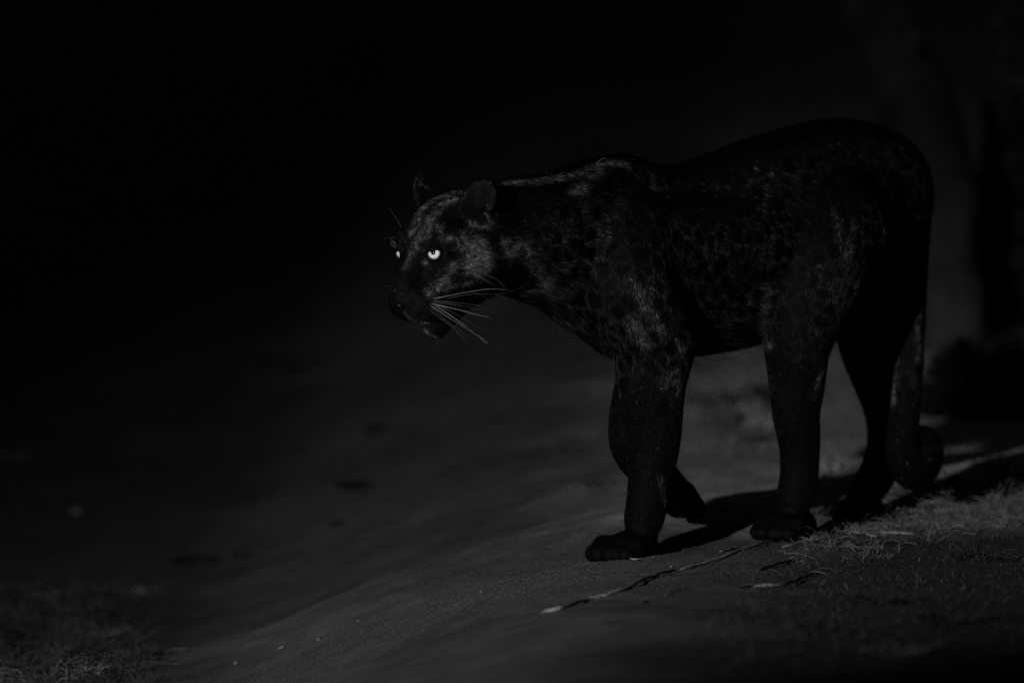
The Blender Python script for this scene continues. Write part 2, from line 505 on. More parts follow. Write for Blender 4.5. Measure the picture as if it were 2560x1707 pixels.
# one gentle smoothing pass
ed = np.vstack([BQ[:, [0, 1]], BQ[:, [1, 2]], BQ[:, [2, 3]], BQ[:, [3, 0]]])
for lam in (0.45, 0.3):
    s_ = np.zeros_like(BV); c_ = np.zeros(len(BV))
    for k in range(3):
        s_[:, k] = np.bincount(ed[:, 0], BV[ed[:, 1], k], len(BV)) + np.bincount(ed[:, 1], BV[ed[:, 0], k], len(BV))
    c_ = np.bincount(ed[:, 0], minlength=len(BV)) + np.bincount(ed[:, 1], minlength=len(BV))
    BV = BV * (1 - lam) + lam * s_ / c_[:, None]

root_loc = np.array([paw_n[0] + 0.15, paw_n[1] + 0.2, float(ground_z(paw_n[0] + 0.15, paw_n[1] + 0.2))])
leo = empty('leopard', root_loc, 'black leopard stepping down a sandy bank, head lowered and pale eyes wide open', 'leopard')

skin_mat, N, L, b = mat_new('dark_skin', 0.0015, 0.75, 0.12)
body = mesh_obj('body', BV - root_loc, BQ, skin_mat, leo)

# ---- the coat: strands laid along the body
tri = np.vstack([BQ[:, [0, 1, 2]], BQ[:, [0, 2, 3]]])
A, B, C_ = BV[tri[:, 0]], BV[tri[:, 1]], BV[tri[:, 2]]
cr = np.cross(B - A, C_ - A); ar = np.linalg.norm(cr, axis=1) / 2
vn = np.zeros_like(BV)
for k in range(3):
    for q in range(3):
        vn[:, q] += np.bincount(tri[:, k], cr[:, q], len(BV))
vn /= np.linalg.norm(vn, axis=1)[:, None] + 1e-12
# flow and length from the bones nearest each vertex
fw = np.zeros_like(BV); ws = np.zeros(len(BV)); lw = np.zeros(len(BV))
for (a, b_, ra, rb, k, fl, hl) in prims:
    m = max(ra, rb) + 0.05
    mn = np.minimum(a, b_) - m; mx = np.maximum(a, b_) + m
    sel = np.where(np.all((BV > mn) & (BV < mx), axis=1))[0]
    if len(sel) == 0: continue
    q = BV[sel]
    d = cone_dist(q[:, 0], q[:, 1], q[:, 2], a, b_, ra, rb)
    w = np.exp(-np.clip(d, -0.02, 0.2) / 0.008)
    fw[sel] += w[:, None] * fl; ws[sel] += w; lw[sel] += w * hl
fw /= ws[:, None] + 1e-12; lw /= ws + 1e-12
lw *= 0.66

NS = 480000
hc_all = np.array([Hd(0.03, 0, 0)])
cen = (A + B + C_) / 3
dh = np.linalg.norm(cen - hc_all, axis=1)
dens = 1.0 + 2.2 * sig((0.17 - dh) / 0.02)
pr = ar * dens; pr /= pr.sum()
ti = RNG.choice(len(tri), NS, p=pr)
r1_, r2_ = RNG.random(NS), RNG.random(NS)
sq = np.sqrt(r1_)
w0, w1, w2 = 1 - sq, sq * (1 - r2_), sq * r2_
def bary(arr):
    return arr[tri[ti, 0]] * w0[:, None] + arr[tri[ti, 1]] * w1[:, None] + arr[tri[ti, 2]] * w2[:, None]
rp = bary(BV); nn_ = bary(vn); nn_ /= np.linalg.norm(nn_, axis=1)[:, None] + 1e-12
ff = bary(fw); ll = bary(lw[:, None])[:, 0]
# no hair on the eyeballs or the nose leather
keep = np.ones(NS, bool)
for sg in (-1, 1):
    keep &= np.linalg.norm(rp - Hd(0.058, sg * 0.0435, 0.025), axis=1) > 0.0138
keep &= np.linalg.norm(rp - Hd(0.138, 0, -0.036), axis=1) > 0.0165
rp, nn_, ff, ll = rp[keep], nn_[keep], ff[keep], ll[keep]
NS = len(rp)
# coat markings: dark rosettes with slightly paler lines between them, smaller on head and legs
def cells(p, size, seed):
    g = np.random.default_rng(seed)
    lo_ = p.min(0) - size * 2
    n = np.ceil((p.max(0) - lo_) / size).astype(int) + 3
    jit = g.random((n[0], n[1], n[2], 3))
    q = (p - lo_) / size
    qi = np.floor(q).astype(int)
    f1 = np.full(len(p), 9.0); f2 = np.full(len(p), 9.0)
    for i in (-1, 0, 1):
        for j in (-1, 0, 1):
            for k in (-1, 0, 1):
                c = qi + (i, j, k)
                s = c + jit[c[:, 0], c[:, 1], c[:, 2]]
                d = np.linalg.norm(q - s, axis=1)
                f2 = np.where(d < f1, f1, np.minimum(f2, d)); f1 = np.minimum(f1, d)
    return f1, f2
f1, f2 = cells(rp * np.array([1, 1, 0.85]), 0.027, 5)
g1, g2 = cells(rp, 0.021, 6)
line = np.clip(1 - (f2 - f1) / 0.26, 0, 1) ** 0.8
lineh = np.clip(1 - (g2 - g1) / 0.45, 0, 1)
isH = sig((0.16 - np.linalg.norm(rp - Hd(0.0, 0, 0), axis=1)) / 0.02)
net = line * (1 - isH) + lineh * isH
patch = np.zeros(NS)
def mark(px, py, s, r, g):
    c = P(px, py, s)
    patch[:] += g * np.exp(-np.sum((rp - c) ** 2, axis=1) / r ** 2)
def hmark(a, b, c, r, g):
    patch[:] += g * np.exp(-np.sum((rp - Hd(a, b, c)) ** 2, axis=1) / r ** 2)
_q = BV - CAM
_cx = _q[:, 0]; _cy = CP * _q[:, 2] + SP * _q[:, 1]; _cz = CP * _q[:, 1] - SP * _q[:, 2]
_px = W / 2 + F * _cx / _cz; _py = H / 2 - F * _cy / _cz
def skin_at(px, py):
    """the point of the near skin seen there"""
    d2 = (_px - px) ** 2 + (_py - py) ** 2
    c = np.where(d2 < 36)[0]
    if len(c) == 0: return BV[np.argmin(d2)]
    return BV[c[np.argmin(_cz[c])]]
def sheen_marking(pts, r, g):
    """a paler line in the coat: markings, and sheen painted into the tone"""
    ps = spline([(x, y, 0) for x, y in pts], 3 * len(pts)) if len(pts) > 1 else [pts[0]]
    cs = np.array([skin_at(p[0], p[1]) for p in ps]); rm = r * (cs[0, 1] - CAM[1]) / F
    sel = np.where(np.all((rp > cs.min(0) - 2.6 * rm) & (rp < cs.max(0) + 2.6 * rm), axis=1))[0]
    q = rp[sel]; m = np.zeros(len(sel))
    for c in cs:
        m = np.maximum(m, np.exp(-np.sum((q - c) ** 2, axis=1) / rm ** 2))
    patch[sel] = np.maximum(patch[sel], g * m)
for pts, r, g in (  # coat markings mixed with sheen and rim light painted into the fur tone
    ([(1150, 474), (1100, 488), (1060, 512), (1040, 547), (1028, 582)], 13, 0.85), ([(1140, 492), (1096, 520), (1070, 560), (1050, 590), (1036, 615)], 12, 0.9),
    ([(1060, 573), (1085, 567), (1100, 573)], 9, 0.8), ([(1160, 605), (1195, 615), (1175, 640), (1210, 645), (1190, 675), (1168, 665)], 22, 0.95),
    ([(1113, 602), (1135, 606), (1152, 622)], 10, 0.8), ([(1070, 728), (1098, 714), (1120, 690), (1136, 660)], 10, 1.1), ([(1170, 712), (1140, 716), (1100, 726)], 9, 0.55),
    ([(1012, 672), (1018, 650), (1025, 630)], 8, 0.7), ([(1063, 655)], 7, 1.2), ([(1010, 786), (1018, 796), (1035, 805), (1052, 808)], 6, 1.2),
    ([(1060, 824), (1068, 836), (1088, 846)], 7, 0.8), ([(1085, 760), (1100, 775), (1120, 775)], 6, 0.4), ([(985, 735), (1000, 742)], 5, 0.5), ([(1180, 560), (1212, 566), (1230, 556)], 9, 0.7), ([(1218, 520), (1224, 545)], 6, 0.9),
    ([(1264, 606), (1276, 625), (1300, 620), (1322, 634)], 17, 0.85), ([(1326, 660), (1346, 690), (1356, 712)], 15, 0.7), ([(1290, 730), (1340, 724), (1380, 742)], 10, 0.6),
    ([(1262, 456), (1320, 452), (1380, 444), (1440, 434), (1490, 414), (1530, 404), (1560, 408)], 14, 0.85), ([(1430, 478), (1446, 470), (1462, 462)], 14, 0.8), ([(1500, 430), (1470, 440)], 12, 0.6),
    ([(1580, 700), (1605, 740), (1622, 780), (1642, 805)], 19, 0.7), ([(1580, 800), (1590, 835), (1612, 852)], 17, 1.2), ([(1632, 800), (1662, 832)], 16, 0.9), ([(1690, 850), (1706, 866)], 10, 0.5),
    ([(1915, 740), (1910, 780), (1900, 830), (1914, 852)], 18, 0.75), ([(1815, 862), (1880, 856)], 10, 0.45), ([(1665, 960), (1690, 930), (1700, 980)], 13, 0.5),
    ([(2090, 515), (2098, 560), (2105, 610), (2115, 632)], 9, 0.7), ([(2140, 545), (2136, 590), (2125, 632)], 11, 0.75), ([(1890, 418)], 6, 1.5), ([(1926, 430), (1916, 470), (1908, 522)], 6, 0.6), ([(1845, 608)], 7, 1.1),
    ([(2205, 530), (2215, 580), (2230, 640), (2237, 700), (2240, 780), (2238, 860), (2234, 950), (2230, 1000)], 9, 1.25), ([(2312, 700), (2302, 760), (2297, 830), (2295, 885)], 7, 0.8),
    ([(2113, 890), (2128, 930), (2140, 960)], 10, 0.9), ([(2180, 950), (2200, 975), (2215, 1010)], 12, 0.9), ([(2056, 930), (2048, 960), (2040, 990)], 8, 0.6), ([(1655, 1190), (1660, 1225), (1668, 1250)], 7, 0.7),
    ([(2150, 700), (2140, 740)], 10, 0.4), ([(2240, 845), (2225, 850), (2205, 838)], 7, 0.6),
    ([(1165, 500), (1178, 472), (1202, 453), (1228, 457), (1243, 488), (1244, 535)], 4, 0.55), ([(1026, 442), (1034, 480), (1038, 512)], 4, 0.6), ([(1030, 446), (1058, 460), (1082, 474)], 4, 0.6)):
    sheen_marking(pts, r, g)
fleck = RNG.random(NS)
hl1, hl2 = cells(rp, 0.11, 8)
reg = np.clip(1.5 - 1.5 * hl1, 0.0, 1.0)               # the net shows in places only
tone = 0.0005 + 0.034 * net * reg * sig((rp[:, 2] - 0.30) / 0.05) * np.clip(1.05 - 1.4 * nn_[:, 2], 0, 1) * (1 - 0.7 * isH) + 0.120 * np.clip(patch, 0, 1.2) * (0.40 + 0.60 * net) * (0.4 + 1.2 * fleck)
white = RNG.random(NS) < 0.0012                          # single white hairs scattered through the coat
_cl = np.floor(rp / 0.0042).astype(int) % 64
_lat3 = np.random.default_rng(3).normal(0, 1, (64, 64, 64, 4))
clump = _lat3[_cl[:, 0], _cl[:, 1], _cl[:, 2]]
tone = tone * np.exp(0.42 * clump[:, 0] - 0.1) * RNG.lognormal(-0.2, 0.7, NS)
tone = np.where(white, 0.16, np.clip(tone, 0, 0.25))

ff = ff + UP * -0.15
t_ = ff - nn_ * np.sum(ff * nn_, axis=1)[:, None]
t_ /= np.linalg.norm(t_, axis=1)[:, None] + 1e-9
jitv = RNG.normal(0, 1, (NS, 3)) + 0.5 * clump[:, 1:4]
jitv -= nn_ * np.sum(jitv * nn_, axis=1)[:, None]
t_ = t_ + jitv * 0.20
t_ /= np.linalg.norm(t_, axis=1)[:, None] + 1e-9
lift = RNG.uniform(0.08, 0.26, NS)
ln_ = ll * RNG.uniform(0.65, 1.25, NS) * np.where(white, 0.8, 1.0)
# longer fringe under the belly and throat
guard = RNG.random(NS) < 0.007                            # longer guard hairs that break the outline
ln_ *= np.where(guard, 1.7, 1.0); lift = np.where(guard, RNG.uniform(0.35, 0.7, NS), lift)
ln_ *= 1 + 1.5 * np.clip(-nn_[:, 2], 0, 1) * (rp[:, 2] > 0.30) * (np.linalg.norm(rp - Hd(0, 0, 0), axis=1) > 0.15)
p0 = rp - nn_ * 0.0012
p1 = rp + t_ * (ln_ * 0.33)[:, None] + nn_ * (ln_ * lift * 0.55)[:, None]
p2 = rp + t_ * (ln_ * 0.68)[:, None] + nn_ * (ln_ * lift * 0.72)[:, None]
p3 = rp + t_ * ln_[:, None] + nn_ * (ln_ * lift * 0.62)[:, None] - UP * (ln_ * 0.06)[:, None]
pts = np.stack([p0, p1, p2, p3], 1) - root_loc

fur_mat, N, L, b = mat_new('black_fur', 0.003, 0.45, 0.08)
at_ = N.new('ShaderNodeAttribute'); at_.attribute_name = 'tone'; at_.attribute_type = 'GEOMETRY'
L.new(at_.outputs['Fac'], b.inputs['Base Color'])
def curves_obj(name, pts, rad, tone, mat, parent):
    n, m = pts.shape[:2]
    cu = bpy.data.hair_curves.new(name)
    cu.add_curves([m] * n)
    cu.points.foreach_set('position', np.ascontiguousarray(pts, np.float32).ravel())
    ra = cu.attributes.get('radius') or cu.attributes.new('radius', 'FLOAT', 'POINT')
    ra.data.foreach_set('value', np.ascontiguousarray(rad, np.float32).ravel())
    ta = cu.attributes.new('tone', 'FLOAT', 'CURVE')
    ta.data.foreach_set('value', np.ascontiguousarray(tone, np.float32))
    cu.materials.append(mat)
    o = bpy.data.objects.new(name, cu)
    COL.objects.link(o)
    o.parent = parent
    return o
hr = np.array([0.00022, 0.00022, 0.00017, 0.00004])[None, :] * RNG.uniform(0.8, 1.2, NS)[:, None]
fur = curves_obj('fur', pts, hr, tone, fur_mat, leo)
tag(fur, kind='stuff')

# ---- eyes
iris_mat, N, L, b = mat_new('pale_iris', 0.5, 0.74, 0.5)
b.inputs['Metallic'].default_value = 1.0
tc = N.new('ShaderNodeTexCoord')
nz = N.new('ShaderNodeTexNoise'); nz.inputs['Scale'].default_value = 160
L.new(tc.outputs['Object'], nz.inputs['Vector'])
cr_ = N.new('ShaderNodeValToRGB')
cr_.color_ramp.elements[0].color = (0.80, 0.80, 0.80, 1); cr_.color_ramp.elements[1].color = (0.95, 0.95, 0.95, 1)
L.new(nz.outputs['Fac'], cr_.inputs['Fac'])
rn_ = N.new('ShaderNodeAttribute'); rn_.attribute_name = 'ring'       # darker rim of the iris
rr_ = N.new('ShaderNodeValToRGB')
rr_.color_ramp.elements[0].position = 0.30; rr_.color_ramp.elements[0].color = (0.82, 0.82, 0.82, 1)
rr_.color_ramp.elements[1].position = 0.90; rr_.color_ramp.elements[1].color = (0.42, 0.42, 0.42, 1)
e_ = rr_.color_ramp.elements.new(0.62); e_.color = (1, 1, 1, 1)
mx_ = N.new('ShaderNodeMixRGB'); mx_.blend_type = 'MULTIPLY'; mx_.inputs['Fac'].default_value = 1.0
L.new(rn_.outputs['Fac'], rr_.inputs['Fac']); L.new(cr_.outputs['Color'], mx_.inputs['Color1']); L.new(rr_.outputs['Color'], mx_.inputs['Color2'])
L.new(mx_.outputs['Color'], b.inputs['Base Color'])
b.inputs['Coat Weight'].default_value = 0.6; b.inputs['Coat Roughness'].default_value = 0.04
pupil_mat, _, _, b = mat_new('black_pupil', 0.002, 0.05, 0.3)
lid_mat, _, _, b = mat_new('eyelid_skin', 0.0012, 0.7, 0.1)
wet_mat, _, _, b = mat_new('wet_nose_skin', 0.07, 0.33, 0.5)

def dome(c, r, d, up, outline, nr=10):
    """spherical patch about direction d, bounded by outline(angle) in radians off the axis"""
    d = d / np.linalg.norm(d)
    u = np.cross(up, d); u /= np.linalg.norm(u); v = np.cross(d, u)
    V = [c + d * r]; Fc = []
    na = 40
    for i in range(1, nr + 1):
        for j in range(na):
            an = 2 * math.pi * j / na
            th = outline(an) * i / nr
            V.append(c + r * (d * math.cos(th) + (u * math.cos(an) + v * math.sin(an)) * math.sin(th)))
    for j in range(na):
        Fc.append((0, 1 + j, 1 + (j + 1) % na))
    for i in range(nr - 1):
        for j in range(na):
            a_ = 1 + i * na + j; b2 = 1 + i * na + (j + 1) % na
            Fc.append((a_, a_ + na, b2 + na, b2))
    return np.array(V), Fc

def eye_open(an):           # opening of the lids: flat on top, round below
    x, y = math.cos(an), math.sin(an)
    rx, ry = 0.84, (0.24 if y > 0 else 0.84)
    return 1.0 / math.sqrt((x / rx) ** 2 + (y / ry) ** 2) if y <= 0 else 1.0 / ((abs(x) / rx) ** 3.2 + (abs(y) / ry) ** 3.2) ** (1 / 3.2)
er = 0.0128
for sg in (-1, 1):
    ec = Hd(0.0525, sg * 0.0400, 0.0245)
    # the gaze goes ahead and slightly towards the lens
    gd = hf * 0.86 + hn * sg * 0.42 + hu * 0.02 + np.array([0, 0, 0.12])
    gd = np.array([-0.20, -0.97, 0.07])          # both eyes look the same way, a little past the lens
    gd /= np.linalg.norm(gd)
    V, Fc = dome(ec - gd * 0.0165, 0.0275, gd, hu, lambda a: 0.40, 10)
    eye = mesh_obj('eye', V - root_loc, Fc, iris_mat, leo)
    ra_ = eye.data.attributes.new('ring', 'FLOAT', 'POINT')
    ra_.data.foreach_set('value', np.array([0.0] + [i / 10 for i in range(1, 11) for _ in range(40)], np.float32))
    look = gd if sg < 0 else gd
    V, Fc = dome(ec + gd * 0.0030 + hu * 0.0006 - hn * 0.0006, 0.0088, gd, hu, lambda a: 0.52, 6)
    pu = mesh_obj('pupil', V - root_loc, Fc, pupil_mat, eye)
    # lids: ring from the opening outwards
    d = gd; u = np.cross(hu, d); u /= np.linalg.norm(u); v = np.cross(d, u)
    V = []; Fc = []; na = 48; rings = 7
    for i in range(rings):
        for j in range(na):
            an = 2 * math.pi * j / na
            op = eye_open(an)
            th = op + (1.10 - op) * i / (rings - 1)
            rr = er + (0.0006 if i == 0 else 0.0016 + 0.0008 * math.sin(i / (rings - 1) * math.pi))
            if math.sin(an) > 0 and i > 0: rr += 0.0012
            V.append(ec + rr * (d * math.cos(th) + (u * math.cos(an) + v * math.sin(an)) * math.sin(th)))
    for i in range(rings - 1):
        for j in range(na):
            k = (j + 1) % na
            Fc.append((i * na + j, i * na + k, (i + 1) * na + k, (i + 1) * na + j))
    mesh_obj('eyelid', np.array(V) - root_loc, Fc, lid_mat, leo)

# ---- nose leather, teeth, lip
def blob(fn, nu=20, nv=12):
    V = []; Fc = []
    for i in range(nv + 1):
        for j in range(nu):
            V.append(fn(j / nu * 2 * math.pi, -math.pi / 2 + i / nv * math.pi))
    for i in range(nv):
        for j in range(nu):
            k = (j + 1) % nu
            Fc.append((i * nu + j, i * nu + k, (i + 1) * nu + k, (i + 1) * nu + j))
    return np.array(V), Fc
def nosef(a, e):
    x = math.cos(e) * math.cos(a); y = math.cos(e) * math.sin(a); z = math.sin(e)
    w = 0.0160 * (1 if z > 0 else 1 + z * 0.55)
    nost = 0.005 * math.exp(-((abs(y) - 0.62) ** 2 + (z + 0.25) ** 2 * 1.2 + (x - 0.7) ** 2) / 0.10)
    return Hd(0.1215 + 0.0105 * x - 0.003 * z - 1.5 * nost * x, y * w, -0.0365 + 0.0115 * z)
V, Fc = blob(nosef, 28, 16)
mesh_obj('nose', V - root_loc, Fc, wet_mat, leo)
tooth_mat, _, _, b = mat_new('tooth_enamel', 0.085, 0.3, 0.5)
def tooth(a, b_, c, r, h):
    n = 8
    pts = [Hd(a, b_, c), Hd(a + h * 0.1, b_, c + h * 0.5), Hd(a - h * 0.05, b_, c + h)]
    V, Fc = tube(spline(pts, 6), np.array([1, 1, 0.9, 0.75, 0.5, 0.12]) * r, n)
    return mesh_obj('tooth', local(leo, V), Fc, tooth_mat, leo)
for b_ in (-0.004, 0.001, 0.006):
    tooth(0.080, b_ + 0.004, -0.097, 0.0022, 0.006)
tooth(0.074, 0.019, -0.096, 0.0034, 0.009)
lipp = [Hd(0.078, 0.024, -0.094), Hd(0.066, 0.031, -0.0945), Hd(0.052, 0.035, -0.091), Hd(0.040, 0.038, -0.085)]
V, Fc = tube(spline(lipp, 14), 0.0022, 8)
mesh_obj('lip', local(leo, V), Fc, wet_mat, leo)

# ---- whiskers
dim_whisk, _, _, b = mat_new('dim_whisker_hair', 0.09, 0.4, 0.4)
whisk_mat, _, _, b = mat_new('whisker_hair', 0.30, 0.35, 0.5)
S0, S1 = 0.050, 0.10
WH = [[(1080, 746), (1098, 743.8), (1159, 732), (1205, 724.5), (1236, 722.6), (1277, 725)], [(1085, 750), (1120, 745.6), (1159, 738), (1190, 735), (1228, 735.6), (1266, 732), (1300, 720), (1330, 705)],
      [(1170, 727), (1196, 735), (1227, 753)], [(1085, 752), (1131, 755.5), (1174, 761), (1205, 767), (1251, 793)], [(1080, 754), (1108, 758), (1144, 762), (1182, 770), (1211, 778.5)],
      [(1078, 759), (1105, 765), (1151, 775.4), (1190, 786), (1228.6, 794)], [(1100, 756), (1133, 763), (1167, 776)], [(1080, 758), (1104, 768), (1136, 783), (1190, 814.5), (1251, 844)],
      [(1075, 763), (1099, 778.5), (1128, 797.6), (1182, 831), (1218.6, 860)], [(1090, 765), (1130, 791), (1174, 822), (1199, 840.5), (1219, 859)],
      [(1075, 768), (1096, 784), (1128, 810), (1153, 827), (1167, 843)], [(1070, 770), (1090, 787), (1121, 810), (1151, 837), (1173, 865)]]
thick = {0: 1.2, 1: 0.9, 5: 1.5, 7: 0.9, 8: 1.2, 9: 1.1}
def whisker(ps, s0, s1, r):
    n = len(ps)
    Q = [P(x, y, s0 + (s1 - s0) * (i / (n - 1)) ** 0.8) for i, (x, y) in enumerate(ps)]
    q = spline(Q, 18)
    V, Fc = tube(q, np.array([0.75, 0.9] + list(np.linspace(1, 0.22, 16))) * r, 6)
    return mesh_obj('whisker', local(leo, V), Fc, whisk_mat if r > 0.00036 else dim_whisk, leo)
for i, w_ in enumerate(WH):
    whisker(w_, 0.052, 0.13, 0.00037 * thick.get(i, 0.8))
whisker([(1191, 687.5), (1220, 704), (1240, 714)], 0.10, 0.13, 0.0003)
whisker([(1222, 689), (1243, 700), (1264, 720)], 0.10, 0.13, 0.0003)
whisker([(1008, 578), (990, 545), (971, 518)], -0.03, -0.06, 0.00028)
whisker([(1000, 598), (980, 594), (958, 597)], -0.04, -0.07, 0.00025)
whisker([(996, 722), (979, 716), (960, 717)], -0.03, -0.07, 0.00025)
whisker([(1090, 840), (1092, 854), (1093, 870)], 0.0, 0.01, 0.00022)
whisker([(1075, 838), (1072, 850), (1066, 862)], 0.0, 0.01, 0.00022)
for k_ in range(3):                                     # brow hairs over the far eye
    whisker([(1002, 622 - k_ * 4), (990, 618 - k_ * 5), (976, 613 - k_ * 7)], -0.045, -0.06, 0.0004)
# bare pads under the lifted forepaw
pad_mat = noisy_mat('paw_pad_skin', 0.010, 0.03, 90, 0.6, 0.4, 0.3, 300, 0.001)
for (x, y, rr, s) in ((1722, 1230, 0.013, -0.075), (1738, 1252, 0.011, -0.06), (1727, 1285, 0.013, -0.07)):
    c = P(x, y, s)
    V, Fc = blob(lambda a, e: c + rr * (side * math.cos(e) * math.cos(a) * 0.9 - fwd * math.cos(e) * math.sin(a) * 0.7 + UP * math.sin(e) * 1.25), 14, 8)
    mesh_obj('paw_pad', V - root_loc, Fc, pad_mat, leo)

# ------------------------------------------------------------------ plants, straw, stones
straw_mat = noisy_mat('dry_straw', 0.16, 0.44, 140, 0.7, 0.2, 0.3)
dull_mat = noisy_mat('dull_grass', 0.06, 0.20, 40, 0.75, 0.2)
dark_mat = noisy_mat('dark_grass', 0.012, 0.04, 40, 0.7, 0.25)
stone_mat = noisy_mat('grit', 0.03, 0.18, 500, 0.8, 0.3)
clod_mat = noisy_mat('dark_clod', 0.006, 0.02, 18, 0.9, 0.1, 0.6, 60, 0.01)
bark_mat = noisy_mat('bark', 0.014, 0.04, 7, 0.9, 0.1, 0.8, 26, 0.02)
leaf_mat = noisy_mat('dry_leaf', 0.04, 0.10, 30, 0.7, 0.3)

def gz(x, y): return float(ground_z(x, y))

def straw(pix, r, label, mat=straw_mat, name='straw_stalk', lift=0.0, node=True, cat='straw', group='dry straw stalks on the sand'):
    q = []
    for p in pix:
        g = on_ground(p[0], p[1]); g[2] += r * 0.8 + 0.0018 + lift + (p[2] if len(p) > 2 else 0)
        q.append(g)
    n = max(10, 4 * len(q))
    q = spline(q, n)
    q[:, 2] = np.maximum(q[:, 2], ground_z(q[:, 0], q[:, 1]) + r * 0.75 + 0.001)
    q = q + RNG.normal(0, r * 0.25, q.shape)
    rad = r * (0.85 + 0.3 * RNG.random(n)); rad[-1] *= 0.25; rad[0] *= 0.25; rad[1] *= 0.8
    if node:
        for k in range(3, n, 6): rad[k] *= 1.35
    base = q[0].copy()
    V, Fc = tube(q - base, rad, 7)
    o = mesh_obj(name, V, Fc, mat, None, True, base)
    tag(o, label, cat, group)
    return o

def blades(n, hgt, spread, wid, lean, rng, droop=0.6, fold=True):
    V = []; Fc = []
    for _ in range(n):
        a = rng.uniform(0, 2 * math.pi); rr = spread * rng.random() ** 0.8
        b0 = np.array([rr * math.cos(a), rr * math.sin(a), -0.004])
        az = a + rng.normal(0, 0.7)
        dr = np.array([math.cos(az), math.sin(az), 0.0])
        h = hgt * rng.uniform(0.45, 1.15); ln = lean * rng.uniform(0.2, 1.4)
        w = wid * rng.uniform(0.6, 1.25)
        wd = np.array([-dr[1], dr[0], 0.0]) * w
        kink = rng.random() < 0.3
        s0 = len(V); segs = 5
        for i in range(segs + 1):
            t = i / segs
            c = b0 + dr * (h * ln * (t ** 1.5)) + np.array([0, 0, h * (t - droop * ln * 0.5 * t ** 3)])
            if kink and t > 0.5: c = c + dr * h * 0.35 * (t - 0.5) - np.array([0, 0, h * 0.8 * (t - 0.5)])
            ww = wd * (0.75 + 0.5 * t) * (1 - t) ** 0.75 * 0.36 + wd * 0.01
            V.append(c - ww); V.append(c + np.array([0, 0, -0.25 * w if fold else 0])); V.append(c + ww)
        for i in range(segs):
            k = s0 + i * 3
            Fc.append((k, k + 1, k + 4, k + 3)); Fc.append((k + 1, k + 2, k + 5, k + 4))
    return np.array(V), Fc

TR = np.random.default_rng(77)
def tuft(px, py, n, hpx, wpx, label, mat, lean=0.7, bw=0.003, name='grass_tuft', group=None, cat='grass tuft'):
    g = on_ground(px, py)
    sc = (g[1] - CAM[1]) / F
    V, Fc = blades(int(n * 1.9), hpx * sc, wpx * sc * 0.5, bw, lean, TR)
    # follow the slope of the ground
    V[:, 2] += ground_z(g[0] + V[:, 0], g[1] + V[:, 1]) - g[2]
    o = mesh_obj(name, V, Fc, mat, None, False, g)
    tag(o, label, cat, group)
    return o

# straw lying on the crest and beside the paws
straw([(1352, 1537), (1410, 1522), (1465, 1503), (1520, 1490), (1575, 1470), (1625, 1447), (1690, 1430)], 0.0028,
      'long knobbly brown stalk lying on bare sand, farthest left of the stalks', noisy_mat('stalk_bark', 0.10, 0.34, 120, 0.8, 0.2, 0.5, 300, 0.001), 'dry_stalk')
straw([(1700, 1428), (1760, 1412), (1820, 1392), (1875, 1372), (1935, 1352), (2000, 1340)], 0.0022, 'pale bent straw running from the sand up to the near hind paw')
straw([(1800, 1383), (1850, 1374), (1905, 1363)], 0.0022, 'short straight pale straw just left of the near hind paw')
straw([(1852, 1273), (1890, 1270), (1934, 1264)], 0.0020, 'pale straw lying along the bank crest between fore and hind legs')
straw([(1912, 1336), (1955, 1339), (2005, 1352)], 0.0018, 'thin straw crossing the toes of the near hind paw', lift=0.006)
straw([(1995, 1348), (2045, 1332), (2090, 1316)], 0.0020, 'straw running right from the near hind paw towards the tuft')
straw([(1955, 1372), (2060, 1350), (2130, 1334), (2190, 1346)], 0.0020, 'long curved straw in the grass below the far hind paw')
straw([(1890, 1432), (1935, 1418), (1980, 1404)], 0.0026, 'dark stick lying below the pale bent straw', dull_mat)
straw([(1868, 1468), (1950, 1468), (2005, 1450), (2040, 1434)], 0.0028, 'blurred grey stalk lying in the foreground right of centre', dull_mat)
straw([(2178, 1258), (2205, 1275), (2236, 1292, 0.004)], 0.0018, 'thin straw leaning in the grass in front of the far hind paw', lift=0.006)
straw([(1929, 1167, 0.012), (1936, 1173, 0.006), (1943, 1180)], 0.0012, 'tiny bright straw standing in the shadow left of the near hind leg', node=False)
straw([(2100, 1350), (2180, 1335), (2290, 1338)], 0.0016, 'faint straw lying along the edge of the dark grass')
straw([(1560, 1392), (1575, 1399), (1596, 1402)], 0.0012, 'short crumb of straw under the heel of the near forepaw', node=False)
straw([(1662, 1492), (1690, 1476), (1720, 1470)], 0.0014, 'small straw lying above the long brown stalk', node=False)
straw([(1785, 1328), (1810, 1322), (1840, 1316)], 0.0016, 'dark twig lying on bare sand between the near paws', dull_mat, 'twig', cat='twig', node=False)
straw([(695, 1626), (710, 1621)], 0.0022, 'small pale chip lying on the sand at lower left', dull_mat, 'wood_chip', cat='chip', node=False)

G = 'grass tufts along the bank'
tuft(1795, 1272, 16, 34, 44, 'small bright spiky tuft on the bank crest right of the lifted forepaw', straw_mat, 0.9, 0.0026, group=G)
tuft(1745, 1284, 9, 22, 60, 'sparse pale sprigs on the crest beside the lifted forepaw', straw_mat, 1.3, 0.0022, group=G)
tuft(2085, 1175, 26, 60, 90, 'bright spiky tuft between the two hind legs', straw_mat, 1.2, 0.0048, group=G)
tuft(2045, 1195, 14, 34, 70, 'low pale sprigs left of the bright tuft between the hind legs', straw_mat, 1.4, 0.0035, group=G)
tuft(1938, 1252, 9, 34, 24, 'few short blades close to the left of the near hind leg', straw_mat, 0.6, 0.0022, group=G)
tuft(2040, 1285, 14, 44, 60, 'dark upright blades between the two hind paws', dark_mat, 0.5, 0.003, group=G)
tuft(2375, 1232, 26, 74, 110, 'dark tuft of broad upright leaves right of the tail', dark_mat, 0.55, 0.010, group=G)
